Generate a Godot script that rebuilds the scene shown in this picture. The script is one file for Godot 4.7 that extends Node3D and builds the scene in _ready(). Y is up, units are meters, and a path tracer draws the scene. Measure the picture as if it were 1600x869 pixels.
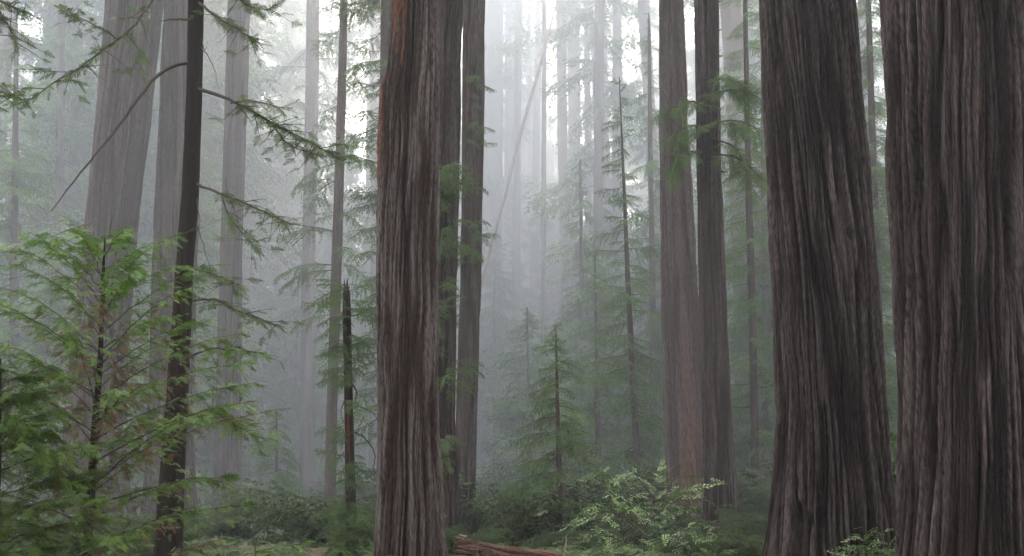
extends Node3D
# A foggy redwood grove. Units are metres, y is up, the camera looks along -z, pitched up.

const EYE := Vector3(0.0, 3.0, 0.0)
const PITCH := 9.0
const FOCAL := 1600.0

var rng := RandomNumberGenerator.new()
var noise_a := FastNoiseLite.new()
var noise_b := FastNoiseLite.new()
var noise_c := FastNoiseLite.new()
var used := {}
var M := {}
var spray := {}


# ---------------------------------------------------------------- small helpers
func numbered(called: String) -> String:
	if not used.has(called):
		used[called] = 0
		return called
	used[called] += 1
	return "%s_%03d" % [called, used[called]]


func thing(called: String, label: String, category: String, where: Vector3, group := "") -> Node3D:
	var o := Node3D.new()
	o.name = numbered(called)
	add_child(o)
	o.position = where
	tag(o, label, category, group)
	return o


func tag(o: Node3D, label: String, category: String, group := "", kind := "") -> void:
	if label:
		o.set_meta("label", label)
	if category:
		o.set_meta("category", category)
	if group:
		o.set_meta("group", group)
	if kind:
		o.set_meta("kind", kind)


func put(called: String, mesh: Mesh, parent: Node, where := Vector3.ZERO) -> MeshInstance3D:
	var o := MeshInstance3D.new()
	o.name = called
	o.mesh = mesh
	o.position = where
	parent.add_child(o, true)
	return o


func scatter(called: String, mesh: Mesh, placed: Array, tints: Array, parent: Node) -> MultiMeshInstance3D:
	var mm := MultiMesh.new()
	mm.transform_format = MultiMesh.TRANSFORM_3D
	mm.use_colors = true
	mm.mesh = mesh
	mm.instance_count = placed.size()
	for i in placed.size():
		mm.set_instance_transform(i, placed[i])
		mm.set_instance_color(i, tints[i])
	var o := MultiMeshInstance3D.new()
	o.name = called
	o.multimesh = mm
	o.set_meta("kind", "stuff")
	parent.add_child(o, true)
	return o


func copy(o: Node3D, label: String, where: Vector3, turn: float, size := Vector3.ONE) -> Node3D:
	var c: Node3D = o.duplicate()
	c.name = numbered(str(o.get_meta("stem")))
	add_child(c)
	c.position = where
	c.rotation.y = turn
	c.scale = size
	c.set_meta("label", label)
	return c


# the point of the place that stands `far` metres ahead of the camera along a line of sight
func at(px: float, py: float, far: float) -> Vector3:
	var t := deg_to_rad(PITCH)
	var u := (px - 800.0) / FOCAL
	var v := (434.5 - py) / FOCAL
	var dir := Vector3(u, sin(t) + v * cos(t), -cos(t) + v * sin(t))
	return EYE + dir * (far / -dir.z)


func depth_of(p: Vector3) -> float:
	var t := deg_to_rad(PITCH)
	return (p - EYE).dot(Vector3(0, sin(t), -cos(t)))


func ground_y(x: float, z: float) -> float:
	return 1.35 * smoothstep(-13.0, -2.0, z) + 0.25 * noise_c.get_noise_2d(x * 0.09, z * 0.09) + 0.08 * noise_c.get_noise_2d(x * 0.5 + 40.0, z * 0.5)


func rf(a: float, b: float) -> float:
	return rng.randf_range(a, b)


# ---------------------------------------------------------------- mesh soups
class Soup:
	var v := PackedVector3Array()
	var n := PackedVector3Array()
	var c := PackedColorArray()

	func tri(a: Vector3, b: Vector3, d: Vector3, col: Color) -> void:
		var k := (d - a).cross(b - a).normalized()
		v.append(a); v.append(b); v.append(d)
		n.append(k); n.append(k); n.append(k)
		c.append(col); c.append(col); c.append(col)

	# a narrow pointed leaf, widest in its middle
	func blade(base: Vector3, dir: Vector3, side: Vector3, long: float, wide: float, col: Color, sag := 0.0) -> void:
		var mid := base + dir * long * 0.5
		var tip := base + dir * long + Vector3(0, -sag, 0)
		tri(base, mid + side * wide * 0.5, tip, col)
		tri(base, tip, mid - side * wide * 0.5, col)

	func tube(pts: Array, radii: Array, sides: int, col := Color.WHITE) -> void:
		var rings := []
		for i in pts.size():
			var t: Vector3 = (pts[mini(i + 1, pts.size() - 1)] - pts[maxi(i - 1, 0)]).normalized()
			var u := t.cross(Vector3(0.31, 0.2, 0.93) if absf(t.y) > 0.8 else Vector3.UP).normalized()
			var w := t.cross(u)
			var ring := []
			for k in sides:
				var a := TAU * k / sides
				ring.append(u * cos(a) + w * sin(a))
			rings.append(ring)
		for i in pts.size() - 1:
			for k in sides:
				var l := (k + 1) % sides
				var p00: Vector3 = pts[i] + rings[i][k] * radii[i]
				var p01: Vector3 = pts[i] + rings[i][l] * radii[i]
				var p10: Vector3 = pts[i + 1] + rings[i + 1][k] * radii[i + 1]
				var p11: Vector3 = pts[i + 1] + rings[i + 1][l] * radii[i + 1]
				for q in [[p00, rings[i][k]], [p10, rings[i + 1][k]], [p11, rings[i + 1][l]], [p00, rings[i][k]], [p11, rings[i + 1][l]], [p01, rings[i][l]]]:
					v.append(q[0]); n.append(q[1]); c.append(col)

	func into(mesh: ArrayMesh, m: Material) -> ArrayMesh:
		if v.is_empty():
			return mesh
		var a := []
		a.resize(Mesh.ARRAY_MAX)
		a[Mesh.ARRAY_VERTEX] = v
		a[Mesh.ARRAY_NORMAL] = n
		a[Mesh.ARRAY_COLOR] = c
		mesh.add_surface_from_arrays(Mesh.PRIMITIVE_TRIANGLES, a)
		mesh.surface_set_material(mesh.get_surface_count() - 1, m)
		return mesh


# ---------------------------------------------------------------- materials
func noise_tex(freq: float, octaves: int, seed_: int, ramp: Gradient, side := 512, kind := FastNoiseLite.TYPE_SIMPLEX_SMOOTH) -> NoiseTexture2D:
	var f := FastNoiseLite.new()
	f.noise_type = kind
	f.seed = seed_
	f.frequency = freq
	f.fractal_octaves = octaves
	var t := NoiseTexture2D.new()
	t.width = side
	t.height = side
	t.seamless = true
	t.noise = f
	if ramp:
		t.color_ramp = ramp
	return t


func ramp(stops: Array) -> Gradient:
	var g := Gradient.new()
	var offs := PackedFloat32Array()
	var cols := PackedColorArray()
	for s in stops:
		offs.append(s[0])
		cols.append(s[1])
	g.offsets = offs
	g.colors = cols
	return g


func make_materials() -> void:
	var bark_tex := noise_tex(0.035, 5, 11, ramp([[0.25, Color(0.66, 0.60, 0.58)], [0.5, Color(0.88, 0.86, 0.85)], [0.75, Color(1, 1, 1)]]), 1024)
	var bark_height := noise_tex(0.05, 4, 12, null, 1024)
	for k in [["bark", 1.2], ["thin_bark", 0.8]]:
		var m := StandardMaterial3D.new()
		m.resource_name = k[0]
		m.vertex_color_use_as_albedo = true
		m.albedo_texture = bark_tex
		m.heightmap_enabled = true
		m.heightmap_texture = bark_height
		m.heightmap_scale = k[1]
		m.roughness = 0.95
		m.metallic_specular = 0.25
		M[k[0]] = m
	var leaf := StandardMaterial3D.new()
	leaf.resource_name = "needles"
	leaf.vertex_color_use_as_albedo = true
	leaf.roughness = 0.55
	leaf.metallic_specular = 0.4
	leaf.backlight_enabled = true
	leaf.backlight = Color(0.62, 0.72, 0.42)
	M.leaf = leaf
	var gloss: StandardMaterial3D = leaf.duplicate()
	gloss.resource_name = "glossy_leaves"
	gloss.roughness = 0.38
	gloss.metallic_specular = 0.5
	gloss.backlight = Color(0.45, 0.55, 0.3)
	M.gloss = gloss
	var wood := StandardMaterial3D.new()
	wood.resource_name = "twig_wood"
	wood.albedo_color = Color(0.05, 0.04, 0.033).linear_to_srgb()
	wood.roughness = 0.9
	wood.metallic_specular = 0.3
	M.wood = wood
	var pale := StandardMaterial3D.new()
	pale.resource_name = "dry_wood"
	pale.albedo_color = Color(0.24, 0.18, 0.145).linear_to_srgb()
	pale.albedo_texture = bark_tex
	pale.uv1_triplanar = true
	pale.uv1_scale = Vector3(3, 0.6, 3)
	pale.roughness = 0.85
	M.pale = pale
	var soil := StandardMaterial3D.new()
	soil.resource_name = "forest_floor"
	soil.albedo_texture = noise_tex(0.02, 6, 21, ramp([[0.0, Color(0.16, 0.12, 0.09)], [0.5, Color(0.30, 0.21, 0.15)], [0.75, Color(0.27, 0.27, 0.14)], [1.0, Color(0.40, 0.29, 0.2)]]), 1024)
	soil.uv1_triplanar = true
	soil.uv1_world_triplanar = true
	soil.uv1_scale = Vector3(0.4, 0.4, 0.4)
	soil.roughness = 1.0
	M.soil = soil


# ---------------------------------------------------------------- foliage sprays
# a limb with side twigs and flat rows of needles; grows along +x with up as +y
func limb_spray(seed_: int, long: float, twigs: int, blade_long: float, blade_wide: float, gap: float, droop: float, reach := 0.34) -> ArrayMesh:
	var r := RandomNumberGenerator.new()
	r.seed = seed_
	var leaves := Soup.new()
	var wood := Soup.new()
	var pts := []
	var radii := []
	var wig := r.randf_range(-0.12, 0.12)
	for i in 9:
		var t := i / 8.0
		pts.append(Vector3(long * t, -droop * long * t * t + 0.03 * long * sin(t * 5.0 + seed_), wig * long * sin(t * 3.0)))
		radii.append(long * lerpf(0.011, 0.0015, t))
	wood.tube(pts, radii, 4)
	for k in twigs:
		var t := 0.10 + 0.90 * (k + r.randf_range(-0.3, 0.3)) / twigs
		var i := clampi(int(t * 8.0), 0, 7)
		var base: Vector3 = pts[i].lerp(pts[i + 1], clampf(t * 8.0 - i, 0, 1))
		var fwd: Vector3 = (pts[i + 1] - pts[i]).normalized()
		var s := 1.0 if k % 2 == 0 else -1.0
		var l := long * reach * sin(PI * clampf(0.18 + t * 0.80, 0, 1)) * r.randf_range(0.55, 1.2) + blade_long
		var ang := deg_to_rad(r.randf_range(38, 68))
		var dir := (fwd * cos(ang) + Vector3(0, 0, s) * sin(ang) + Vector3(0, r.randf_range(-0.85, 0.15), 0)).normalized()
		var sag := r.randf_range(0.08, 0.3) * l
		var side := dir.cross(Vector3.UP).normalized()
		var p0 := base
		var steps := maxi(2, int(l / gap))
		var tone := r.randf_range(0.75, 1.25)
		for j in range(1, steps + 1):
			var tt := float(j) / steps
			var p := base + dir * l * tt - Vector3(0, sag * tt * tt, 0)
			wood.tri(p0, p + side * 0.004, p - side * 0.004, Color.WHITE)
			for q: float in [-1.0, 1.0]:
				if r.randf() < 0.12:
					continue
				var bd := (dir * r.randf_range(0.45, 0.9) + side * q * r.randf_range(0.5, 0.9) + Vector3(0, r.randf_range(-0.8, 0.2), 0)).normalized()
				var bs := bd.cross(Vector3(r.randf_range(-0.9, 0.9), 1, r.randf_range(-0.9, 0.9))).normalized()
				var g := tone * r.randf_range(0.8, 1.2)
				leaves.blade(p, bd, bs, blade_long * r.randf_range(0.7, 1.2) * (1.0 - 0.35 * tt), blade_wide * r.randf_range(0.8, 1.2), Color(g, g, g), blade_long * 0.12)
			p0 = p
	return wood.into(leaves.into(ArrayMesh.new(), M.leaf), M.wood)


# a small flat redwood spray with single needles, for foliage close to the camera
func fine_spray(seed_: int, long: float, twigs: int) -> ArrayMesh:
	var r := RandomNumberGenerator.new()
	r.seed = seed_
	var leaves := Soup.new()
	var wood := Soup.new()
	var curve := r.randf_range(-0.16, 0.16)
	var droop := r.randf_range(0.12, 0.3)
	var spine := func(t: float) -> Vector3: return Vector3(long * t, -droop * long * t * t, curve * long * t * t)
	wood.tube([spine.call(0.0), spine.call(0.35), spine.call(0.7), spine.call(1.0)], [0.005, 0.004, 0.003, 0.0015], 3)
	var jobs := []
	for k in twigs:
		var t := 0.12 + 0.86 * k / twigs
		var s := 1.0 if k % 2 == 0 else -1.0
		var ang := deg_to_rad(r.randf_range(40, 62))
		var dir := Vector3(cos(ang), r.randf_range(-0.30, 0.08), s * sin(ang)).normalized()
		jobs.append([spine.call(t), dir, long * (0.42 * (1.0 - t) + 0.10) * r.randf_range(0.7, 1.15)])
	jobs.append([spine.call(0.8), Vector3(1, -droop, curve).normalized(), long * 0.3])
	for jb in jobs:
		var base: Vector3 = jb[0]
		var dir: Vector3 = jb[1]
		var l: float = jb[2]
		var side := dir.cross(Vector3.UP).normalized()
		wood.tri(base - side * 0.002, base + dir * l, base + side * 0.002, Color.WHITE)
		var tone := r.randf_range(0.8, 1.25)
		var n := maxi(3, int(l / 0.02))
		for j in n:
			var tt := (j + 0.5) / n
			var p := base + dir * l * tt - Vector3(0, 0.12 * l * tt * tt, 0)
			var size := 0.034 * (1.0 - 0.5 * tt * tt)
			for q: float in [-1.0, 1.0]:
				var bd := (dir * 0.62 + side * q + Vector3(0, r.randf_range(-0.25, 0.3), 0)).normalized()
				var g := tone * r.randf_range(0.85, 1.15)
				var wv := dir * 0.009
				leaves.tri(p - wv, p + bd * size, p + wv, Color(g, g, g))
	return wood.into(leaves.into(ArrayMesh.new(), M.leaf), M.wood)


# a twig with broad pointed leaves
func leafy_twig(seed_: int, long: float, count: int, leaf_long: float, leaf_wide: float) -> ArrayMesh:
	var r := RandomNumberGenerator.new()
	r.seed = seed_
	var leaves := Soup.new()
	var wood := Soup.new()
	wood.tube([Vector3.ZERO, Vector3(long * 0.5, 0.02, 0), Vector3(long, 0.0, 0.0)], [0.006, 0.004, 0.002], 3)
	for k in count:
		var t := 0.15 + 0.85 * k / (count - 1.0)
		var s := 1.0 if k % 2 == 0 else -1.0
		var base := Vector3(long * t, 0.02 * sin(t * PI), 0)
		var dir := Vector3(r.randf_range(0.3, 0.8), r.randf_range(-0.25, 0.35), s * r.randf_range(0.5, 1.0)).normalized()
		if k == count - 1:
			dir = Vector3(1, 0.05, 0.1).normalized()
		var up := (Vector3.UP + Vector3(r.randf_range(-0.4, 0.4), 0, r.randf_range(-0.4, 0.4))).normalized()
		var side := dir.cross(up).normalized()
		up = side.cross(dir)
		var l := leaf_long * r.randf_range(0.7, 1.2)
		var w := leaf_wide * r.randf_range(0.8, 1.15)
		var g := r.randf_range(0.7, 1.3)
		var col := Color(g, g, g)
		var a := base + dir * 0.01
		var m1 := a + dir * l * 0.3 + up * l * 0.05
		var m2 := a + dir * l * 0.65 + up * l * 0.03
		var tip := a + dir * l - up * l * 0.08
		for q: float in [-1.0, 1.0]:
			var e1: Vector3 = m1 + side * q * w * 0.5 + up * w * 0.12
			var e2: Vector3 = m2 + side * q * w * 0.4 + up * w * 0.1
			leaves.tri(a, m1, e1, col)
			leaves.tri(m1, m2, e1, col)
			leaves.tri(e1, m2, e2, col)
			leaves.tri(m2, tip, e2, col)
	return wood.into(leaves.into(ArrayMesh.new(), M.gloss), M.wood)


# a fern: arching fronds with paired leaflets
func fern_mesh(seed_: int) -> ArrayMesh:
	var r := RandomNumberGenerator.new()
	r.seed = seed_
	var leaves := Soup.new()
	for k in 13:
		var a := TAU * k / 13.0 + r.randf_range(-0.2, 0.2)
		var out := Vector3(cos(a), 0, sin(a))
		var side := Vector3(-sin(a), 0, cos(a))
		var long := r.randf_range(0.6, 1.05)
		var lift := r.randf_range(0.5, 1.1)
		var prev := Vector3.ZERO
		for j in range(1, 15):
			var t := j / 14.0
			var p := out * long * t + Vector3(0, long * (lift * t - 0.95 * t * t), 0)
			var g := r.randf_range(0.75, 1.2)
			leaves.tri(prev - side * 0.006, p, prev + side * 0.006, Color(0.8, 0.7, 0.5))
			for q: float in [-1.0, 1.0]:
				leaves.blade(p, (side * q + out * 0.35 + Vector3(0, -0.15, 0)).normalized(), (p - prev).normalized(), 0.15 * sin(PI * (0.15 + 0.83 * t)), 0.045, Color(g, g, g))
			prev = p
	return leaves.into(ArrayMesh.new(), M.leaf)


func make_sprays() -> void:
	spray.far = [limb_spray(1, 2.6, 34, 0.22, 0.085, 0.12, 0.16), limb_spray(2, 2.6, 32, 0.24, 0.09, 0.12, 0.26), limb_spray(3, 2.6, 36, 0.21, 0.08, 0.12, 0.06)]
	spray.mid = [limb_spray(4, 2.2, 40, 0.11, 0.036, 0.055, 0.14, 0.32), limb_spray(5, 2.2, 38, 0.12, 0.038, 0.055, 0.28, 0.34), limb_spray(6, 2.2, 42, 0.11, 0.036, 0.055, 0.05, 0.30)]
	spray.fine = [fine_spray(7, 0.46, 17), fine_spray(8, 0.40, 15), fine_spray(9, 0.52, 19)]
	spray.broad = [leafy_twig(10, 0.42, 13, 0.075, 0.036), leafy_twig(11, 0.36, 11, 0.08, 0.04)]
	spray.fern = [fern_mesh(12), fern_mesh(13)]


# places a spray: its base, the way it grows (turn about y and rise), its size
func pose(base: Vector3, turn: float, rise: float, size: float, roll := 0.0) -> Transform3D:
	var b := Basis(Vector3.UP, turn) * Basis(Vector3(0, 0, 1), rise) * Basis(Vector3(1, 0, 0), roll)
	return Transform3D(b.scaled(Vector3.ONE * size), base)


func tint(c: Color, spread := 0.25) -> Color:
	var g := 1.0 + rf(-spread, spread)
	var y := rf(-0.12, 0.12)
	return Color(c.r * g * (1.0 + y), c.g * g, c.b * g * (1.0 - y))


# ---------------------------------------------------------------- trunks
# rings round an axis; axis is a list of [height along, centre, radius]; furrowed bark grows from noise
func bark_mesh(axis: Array, levels: PackedFloat32Array, segs: int, look: Dictionary, u_dir := Vector3.RIGHT, w_dir := Vector3.BACK) -> ArrayMesh:
	var rows := levels.size()
	var amp: float = look.get("amp", 0.04)
	var fx: float = look.get("fx", 2.6)
	var fy: float = look.get("fy", 0.2)
	var twist: float = look.get("twist", 0.03)
	var off: float = look.get("seed", 1) * 37.7
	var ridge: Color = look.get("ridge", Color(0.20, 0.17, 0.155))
	var inner_and_shade: Color = look.get("inner_and_shade", Color(0.13, 0.08, 0.06))
	var flare: float = look.get("flare", 0.3)
	var flare_h: float = look.get("flare_h", 0.9)
	var patches: Array = look.get("patches", [])
	var lobes: float = look.get("lobes", 0.05)
	var v := PackedVector3Array()
	var c := PackedColorArray()
	var uv := PackedVector2Array()
	var cols := segs + 1
	v.resize(rows * cols)
	c.resize(rows * cols)
	uv.resize(rows * cols)
	var r_ref: float = axis[0][2]
	for i in rows:
		var y := levels[i]
		var k := 0
		while k < axis.size() - 2 and axis[k + 1][0] < y:
			k += 1
		var t := clampf((y - axis[k][0]) / (axis[k + 1][0] - axis[k][0]), -0.5, 1.0)
		var ctr: Vector3 = axis[k][1].lerp(axis[k + 1][1], t)
		var r: float = lerpf(axis[k][2], axis[k + 1][2], t)
		var above := y - levels[0]
		for s in cols:
			var a := TAU * s / segs
			var q := Vector2(cos(a), sin(a)) * r_ref
			var aw := a + twist * y + 0.06 / r_ref * noise_b.get_noise_3d(q.x * 1.1 + off, y * 0.36, q.y * 1.1)
			q = Vector2(cos(aw), sin(aw)) * r_ref
			var f1 := absf(noise_a.get_noise_3d(q.x * fx + off, y * fy, q.y * fx))
			var f2 := absf(noise_b.get_noise_3d(q.x * fx * 2.0 + off, y * fy * 2.3, q.y * fx * 2.0))
			var f3 := noise_a.get_noise_3d(q.x * fx * 3.8, y * fy * 2.0 + off, q.y * fx * 3.8)
			var f0 := absf(noise_c.get_noise_3d(q.x * fx * 0.42 + off, y * fy * 0.55, q.y * fx * 0.42))
			var g1 := pow(minf(f1 * 1.7, 1.0), 0.5)
			var g2 := pow(minf(f2 * 1.8, 1.0), 0.55)
			var split := smoothstep(-0.45, 0.35, noise_c.get_noise_3d(q.x * 1.5 + off, y * 0.33, q.y * 1.5 + 50.0))
			g1 = lerpf(0.9, g1, split)
			g2 = lerpf(g2, 0.8, split * 0.4)
			var g3 := pow(minf(absf(f3) * 2.0, 1.0), 0.55)
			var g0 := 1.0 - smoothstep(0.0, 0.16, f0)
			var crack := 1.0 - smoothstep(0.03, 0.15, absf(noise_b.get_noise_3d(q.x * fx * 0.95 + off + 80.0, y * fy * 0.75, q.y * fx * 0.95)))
			crack *= smoothstep(-0.25, 0.25, noise_a.get_noise_3d(q.x * 1.1 + off, y * 0.42, q.y * 1.1 - 30.0))
			var d := -amp * 1.1 * crack + amp * 1.0 * (g1 - 0.7) + amp * 0.6 * (g2 - 0.65) - amp * 0.9 * g0 + amp * 0.38 * (g3 - 0.6)
			var lob := noise_c.get_noise_3d(q.x * 0.9 / maxf(r_ref, 0.4) + off, y * 0.05, q.y * 0.9 / maxf(r_ref, 0.4))
			d += r * lobes * lob * 2.0 + 0.022 * r * noise_b.get_noise_3d(q.x * 1.3 + off, y * 0.45, q.y * 1.3)
			var fl := flare * exp(-above / flare_h)
			d += r * fl * (1.0 + 1.3 * lob)
			var wear := clampf(0.5 + 1.1 * noise_c.get_noise_3d(q.x * 1.7 + 9.0, y * 0.22 + off, q.y * 1.7), 0.0, 1.0)
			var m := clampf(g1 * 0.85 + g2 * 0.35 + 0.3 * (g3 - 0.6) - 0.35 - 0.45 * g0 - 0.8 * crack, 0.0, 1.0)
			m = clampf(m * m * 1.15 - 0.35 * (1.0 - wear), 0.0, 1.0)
			var col := inner_and_shade.lerp(ridge, m)  # furrows and cracks: inner bark colour with their shade painted in
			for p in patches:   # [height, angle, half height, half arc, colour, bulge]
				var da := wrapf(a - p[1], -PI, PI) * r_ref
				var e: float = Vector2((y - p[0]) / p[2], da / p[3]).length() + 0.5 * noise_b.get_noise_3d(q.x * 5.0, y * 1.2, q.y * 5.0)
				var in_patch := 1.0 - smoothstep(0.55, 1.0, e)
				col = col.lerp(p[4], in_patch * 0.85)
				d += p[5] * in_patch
			v[i * cols + s] = ctr + u_dir * cos(a) * (r + d) + w_dir * sin(a) * (r + d)
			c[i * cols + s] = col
			uv[i * cols + s] = Vector2(a / TAU * maxf(1.0, roundf(TAU * r_ref * 0.9)), y * 0.085 + s * 0.0)
	var n := PackedVector3Array()
	n.resize(rows * cols)
	for i in rows:
		for s in cols:
			var du := v[i * cols + (s + 1 if s < segs else 1)] - v[i * cols + (s - 1 if s > 0 else segs - 1)]
			var dv := v[mini(i + 1, rows - 1) * cols + s] - v[maxi(i - 1, 0) * cols + s]
			n[i * cols + s] = dv.cross(du).normalized()
			if n[i * cols + s].dot(u_dir * cos(TAU * s / segs) + w_dir * sin(TAU * s / segs)) < 0.0:
				n[i * cols + s] = -n[i * cols + s]
	var idx := PackedInt32Array()
	for i in rows - 1:
		for s in segs:
			var a0 := i * cols + s
			idx.append_array([a0, a0 + 1, a0 + cols + 1, a0, a0 + cols + 1, a0 + cols])
	var arr := []
	arr.resize(Mesh.ARRAY_MAX)
	arr[Mesh.ARRAY_VERTEX] = v
	arr[Mesh.ARRAY_NORMAL] = n
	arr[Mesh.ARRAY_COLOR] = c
	arr[Mesh.ARRAY_TEX_UV] = uv
	arr[Mesh.ARRAY_INDEX] = idx
	var mesh := ArrayMesh.new()
	mesh.add_surface_from_arrays(Mesh.PRIMITIVE_TRIANGLES, arr)
	mesh.surface_set_material(0, M.bark if look.get("amp", 0.04) > 0.02 else M.thin_bark)
	return mesh


# a tree from its outline: keys are [row, left edge, right edge] at a distance; top is its full height
func outlined(called: String, label: String, far: float, keys: Array, top: float, segs: int, look: Dictionary, group := "redwood trunks standing in the grove") -> Dictionary:
	var pts := []
	for k in keys:
		var p := at((k[1] + k[2]) * 0.5, k[0], far)
		pts.append([p, (k[2] - k[1]) * 0.5 / FOCAL * depth_of(p)])
	pts.sort_custom(func(a, b): return a[0].y < b[0].y)
	var lo = pts[0]
	var nx = pts[1]
	var slope: Vector3 = (nx[0] - lo[0]) / maxf(nx[0].y - lo[0].y, 0.5)
	var gy := ground_y(lo[0].x, lo[0].z)
	var base: Vector3 = lo[0]
	if lo[0].y > gy + 0.3:
		base = lo[0] + slope * (gy - lo[0].y)
	else:
		base.y = gy
	var axis := [[base.y - 0.3, base - Vector3(0, 0.3, 0), lo[1] * (1.0 + 0.02 * maxf(0.0, lo[0].y - gy))]]
	for p in pts:
		if p[0].y > base.y + 0.4:
			axis.append([p[0].y, p[0], p[1]])
	var last = axis[axis.size() - 1]
	var before = axis[maxi(axis.size() - 2, 0)]
	if top > last[0] + 1.0:
		var lean: Vector3 = (last[1] - before[1]) / maxf(last[0] - before[0], 0.5)
		lean = Vector3(clampf(lean.x, -0.12, 0.12), 0, 0)
		var h: float = top - last[0]
		axis.append([top, last[1] + Vector3(lean.x * h * 0.7, h, 0), last[2] * 0.25])
	for k in axis:
		k[1] -= base
		k[0] -= base.y
	var root := thing(called, label, "tree", base, group)
	var seen_to: float = last[0] + 1.0
	var step: float = look.get("step", 0.12)
	var levels := PackedFloat32Array()
	var y := -0.3
	var stop: float = axis[axis.size() - 1][0]
	while y < stop:
		levels.append(y)
		y += step if y < seen_to else 1.5
	levels.append(stop)
	put("trunk", bark_mesh(axis, levels, segs, look), root)
	return {"root": root, "axis": axis, "base": base, "far": far, "height": stop}


func on_axis(t: Dictionary, y: float) -> Array:   # local height -> [centre, radius]
	var axis: Array = t.axis
	var k := 0
	while k < axis.size() - 2 and axis[k + 1][0] < y:
		k += 1
	var f := clampf((y - axis[k][0]) / (axis[k + 1][0] - axis[k][0]), 0.0, 1.0)
	return [axis[k][1].lerp(axis[k + 1][1], f), lerpf(axis[k][2], axis[k + 1][2], f)]


# a crown of limbs on the trunk between two heights; wide(f) gives the limb length from foot (0) to tip (1)
func crown(t: Dictionary, called: String, kind: Array, y0: float, y1: float, count: int, wide: Callable, col: Color, unit: float, rise := -0.1, clump := 0.35) -> void:
	var placed := []
	var tints := []
	for i in count:
		var f := (i + rf(0, 1)) / count
		if clump > 0.0 and noise_c.get_noise_2d(f * 60.0, t.base.x * 3.0) < -clump:
			continue
		var y := lerpf(y0, y1, f)
		var ax := on_axis(t, y)
		var turn := rf(0, TAU)
		var l: float = wide.call(f) * (rf(0.7, 1.2) if rng.randf() < 0.7 else rf(0.3, 0.6))
		placed.append(pose(ax[0] + Vector3(cos(turn), 0, -sin(turn)) * ax[1] * 0.8, turn, rise + rf(-0.2, 0.25), l / unit, rf(-0.4, 0.4)))
		tints.append(tint(col))
	if placed.size():
		scatter(called, kind[rng.randi() % kind.size()], placed, tints, t.root)


# one limb along points given as [px, py, distance]; sprays of needles from t0 on
func leader(t: Dictionary, kind: Array, col: Color, size: float) -> void:
	var placed := []
	var tints := []
	for i in 9:
		var y: float = t.axis[t.axis.size() - 1][0] * rf(0.82, 1.0)
		placed.append(pose(on_axis(t, y)[0], rf(0, TAU), rf(0.0, 1.0), size * rf(0.5, 1.1), rf(-0.8, 0.8)))
		tints.append(tint(col))
	scatter("leader_foliage", kind[rng.randi() % kind.size()], placed, tints, t.root)


func limb(t: Dictionary, path: Array, thick: float, kind: Array, t0: float, count: int, size: float, col: Color, called := "branch", m: Material = null, hang := 0.0) -> void:
	var pts := []
	for p in path:
		pts.append(at(p[0], p[1], p[2]) - t.base)
	limb_local(t, pts, thick, kind, t0, count, size, col, called, m, hang)


func limb_local(t: Dictionary, pts: Array, thick: float, kind: Array, t0: float, count: int, size: float, col: Color, called := "branch", m: Material = null, hang := 0.0) -> void:
	var curve := Curve3D.new()
	for i in pts.size():
		var tan_: Vector3 = (pts[mini(i + 1, pts.size() - 1)] - pts[maxi(i - 1, 0)]) * 0.17
		curve.add_point(pts[i], -tan_, tan_)
	var n := maxi(6, pts.size() * 3)
	var total := curve.get_baked_length()
	var line := []
	var radii := []
	for i in n + 1:
		var f := float(i) / n
		line.append(curve.sample_baked(total * f) + Vector3(rf(-1, 1), rf(-1, 1), rf(-1, 1)) * 0.016 * minf(1.0, total))
		radii.append(thick * lerpf(1.0, 0.22, f))
	var s := Soup.new()
	s.tube(line, radii, 6)
	var ends := []
	if called.begins_with("bare") or called.begins_with("dead_b"):   # snapped side twigs
		for i in 7:
			var p: Vector3 = curve.sample_baked(total * rf(0.25, 0.97))
			var d := Vector3(rf(-1, 1), rf(-0.8, 0.5), rf(-1, 1)).normalized() * rf(0.06, 0.22)
			s.tube([p, p + d * 0.6, p + d + Vector3(0, -0.02, 0)], [thick * 0.25, thick * 0.16, 0.003], 3)
	if count > 0:   # bare side twigs
		for i in count / 3:
			var f := rf(t0, 1.0)
			var p: Vector3 = curve.sample_baked(total * f)
			var d := Vector3(rf(-1, 1), rf(-0.6, 0.25), rf(-1, 1)).normalized()
			s.tube([p, p + d * size * 0.5 + Vector3(0, -0.02, 0), p + d * size * 0.9 - Vector3(0, 0.06, 0)], [thick * 0.28, thick * 0.18, 0.002], 3)
			ends.append([p + d * size * 0.3, d])
			ends.append([p + d * size * 0.75 - Vector3(0, 0.04, 0), d])
	var made := put(called, s.into(ArrayMesh.new(), m if m else M.wood), t.root)
	var placed := []
	var tints := []
	for i in count:
		var f := lerpf(t0, 1.0, (i + rf(0, 1)) / count)
		var p: Vector3 = curve.sample_baked(total * f)
		var d: Vector3 = (curve.sample_baked(minf(total, total * f + 0.2)) - curve.sample_baked(maxf(0.0, total * f - 0.2))).normalized()
		var turn := atan2(-d.z, d.x) + (rf(0.25, 1.5) * (1.0 if i % 2 == 0 else -1.0) if f < 0.96 else 0.0)
		placed.append(pose(p, turn, asin(clampf(d.y, -1, 1)) * 0.5 + rf(-0.6, 0.35) - hang, size * rf(0.45, 1.25), rf(-0.8, 0.8)))
		tints.append(tint(col, 0.35))
	for e in ends:
		placed.append(pose(e[0], atan2(-e[1].z, e[1].x) + rf(-0.7, 0.7), rf(-0.7, 0.4), size * rf(0.5, 1.0), rf(-0.8, 0.8)))
		tints.append(tint(col, 0.35))
	if placed.size():
		scatter("foliage", kind[rng.randi() % kind.size()], placed, tints, made)


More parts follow.
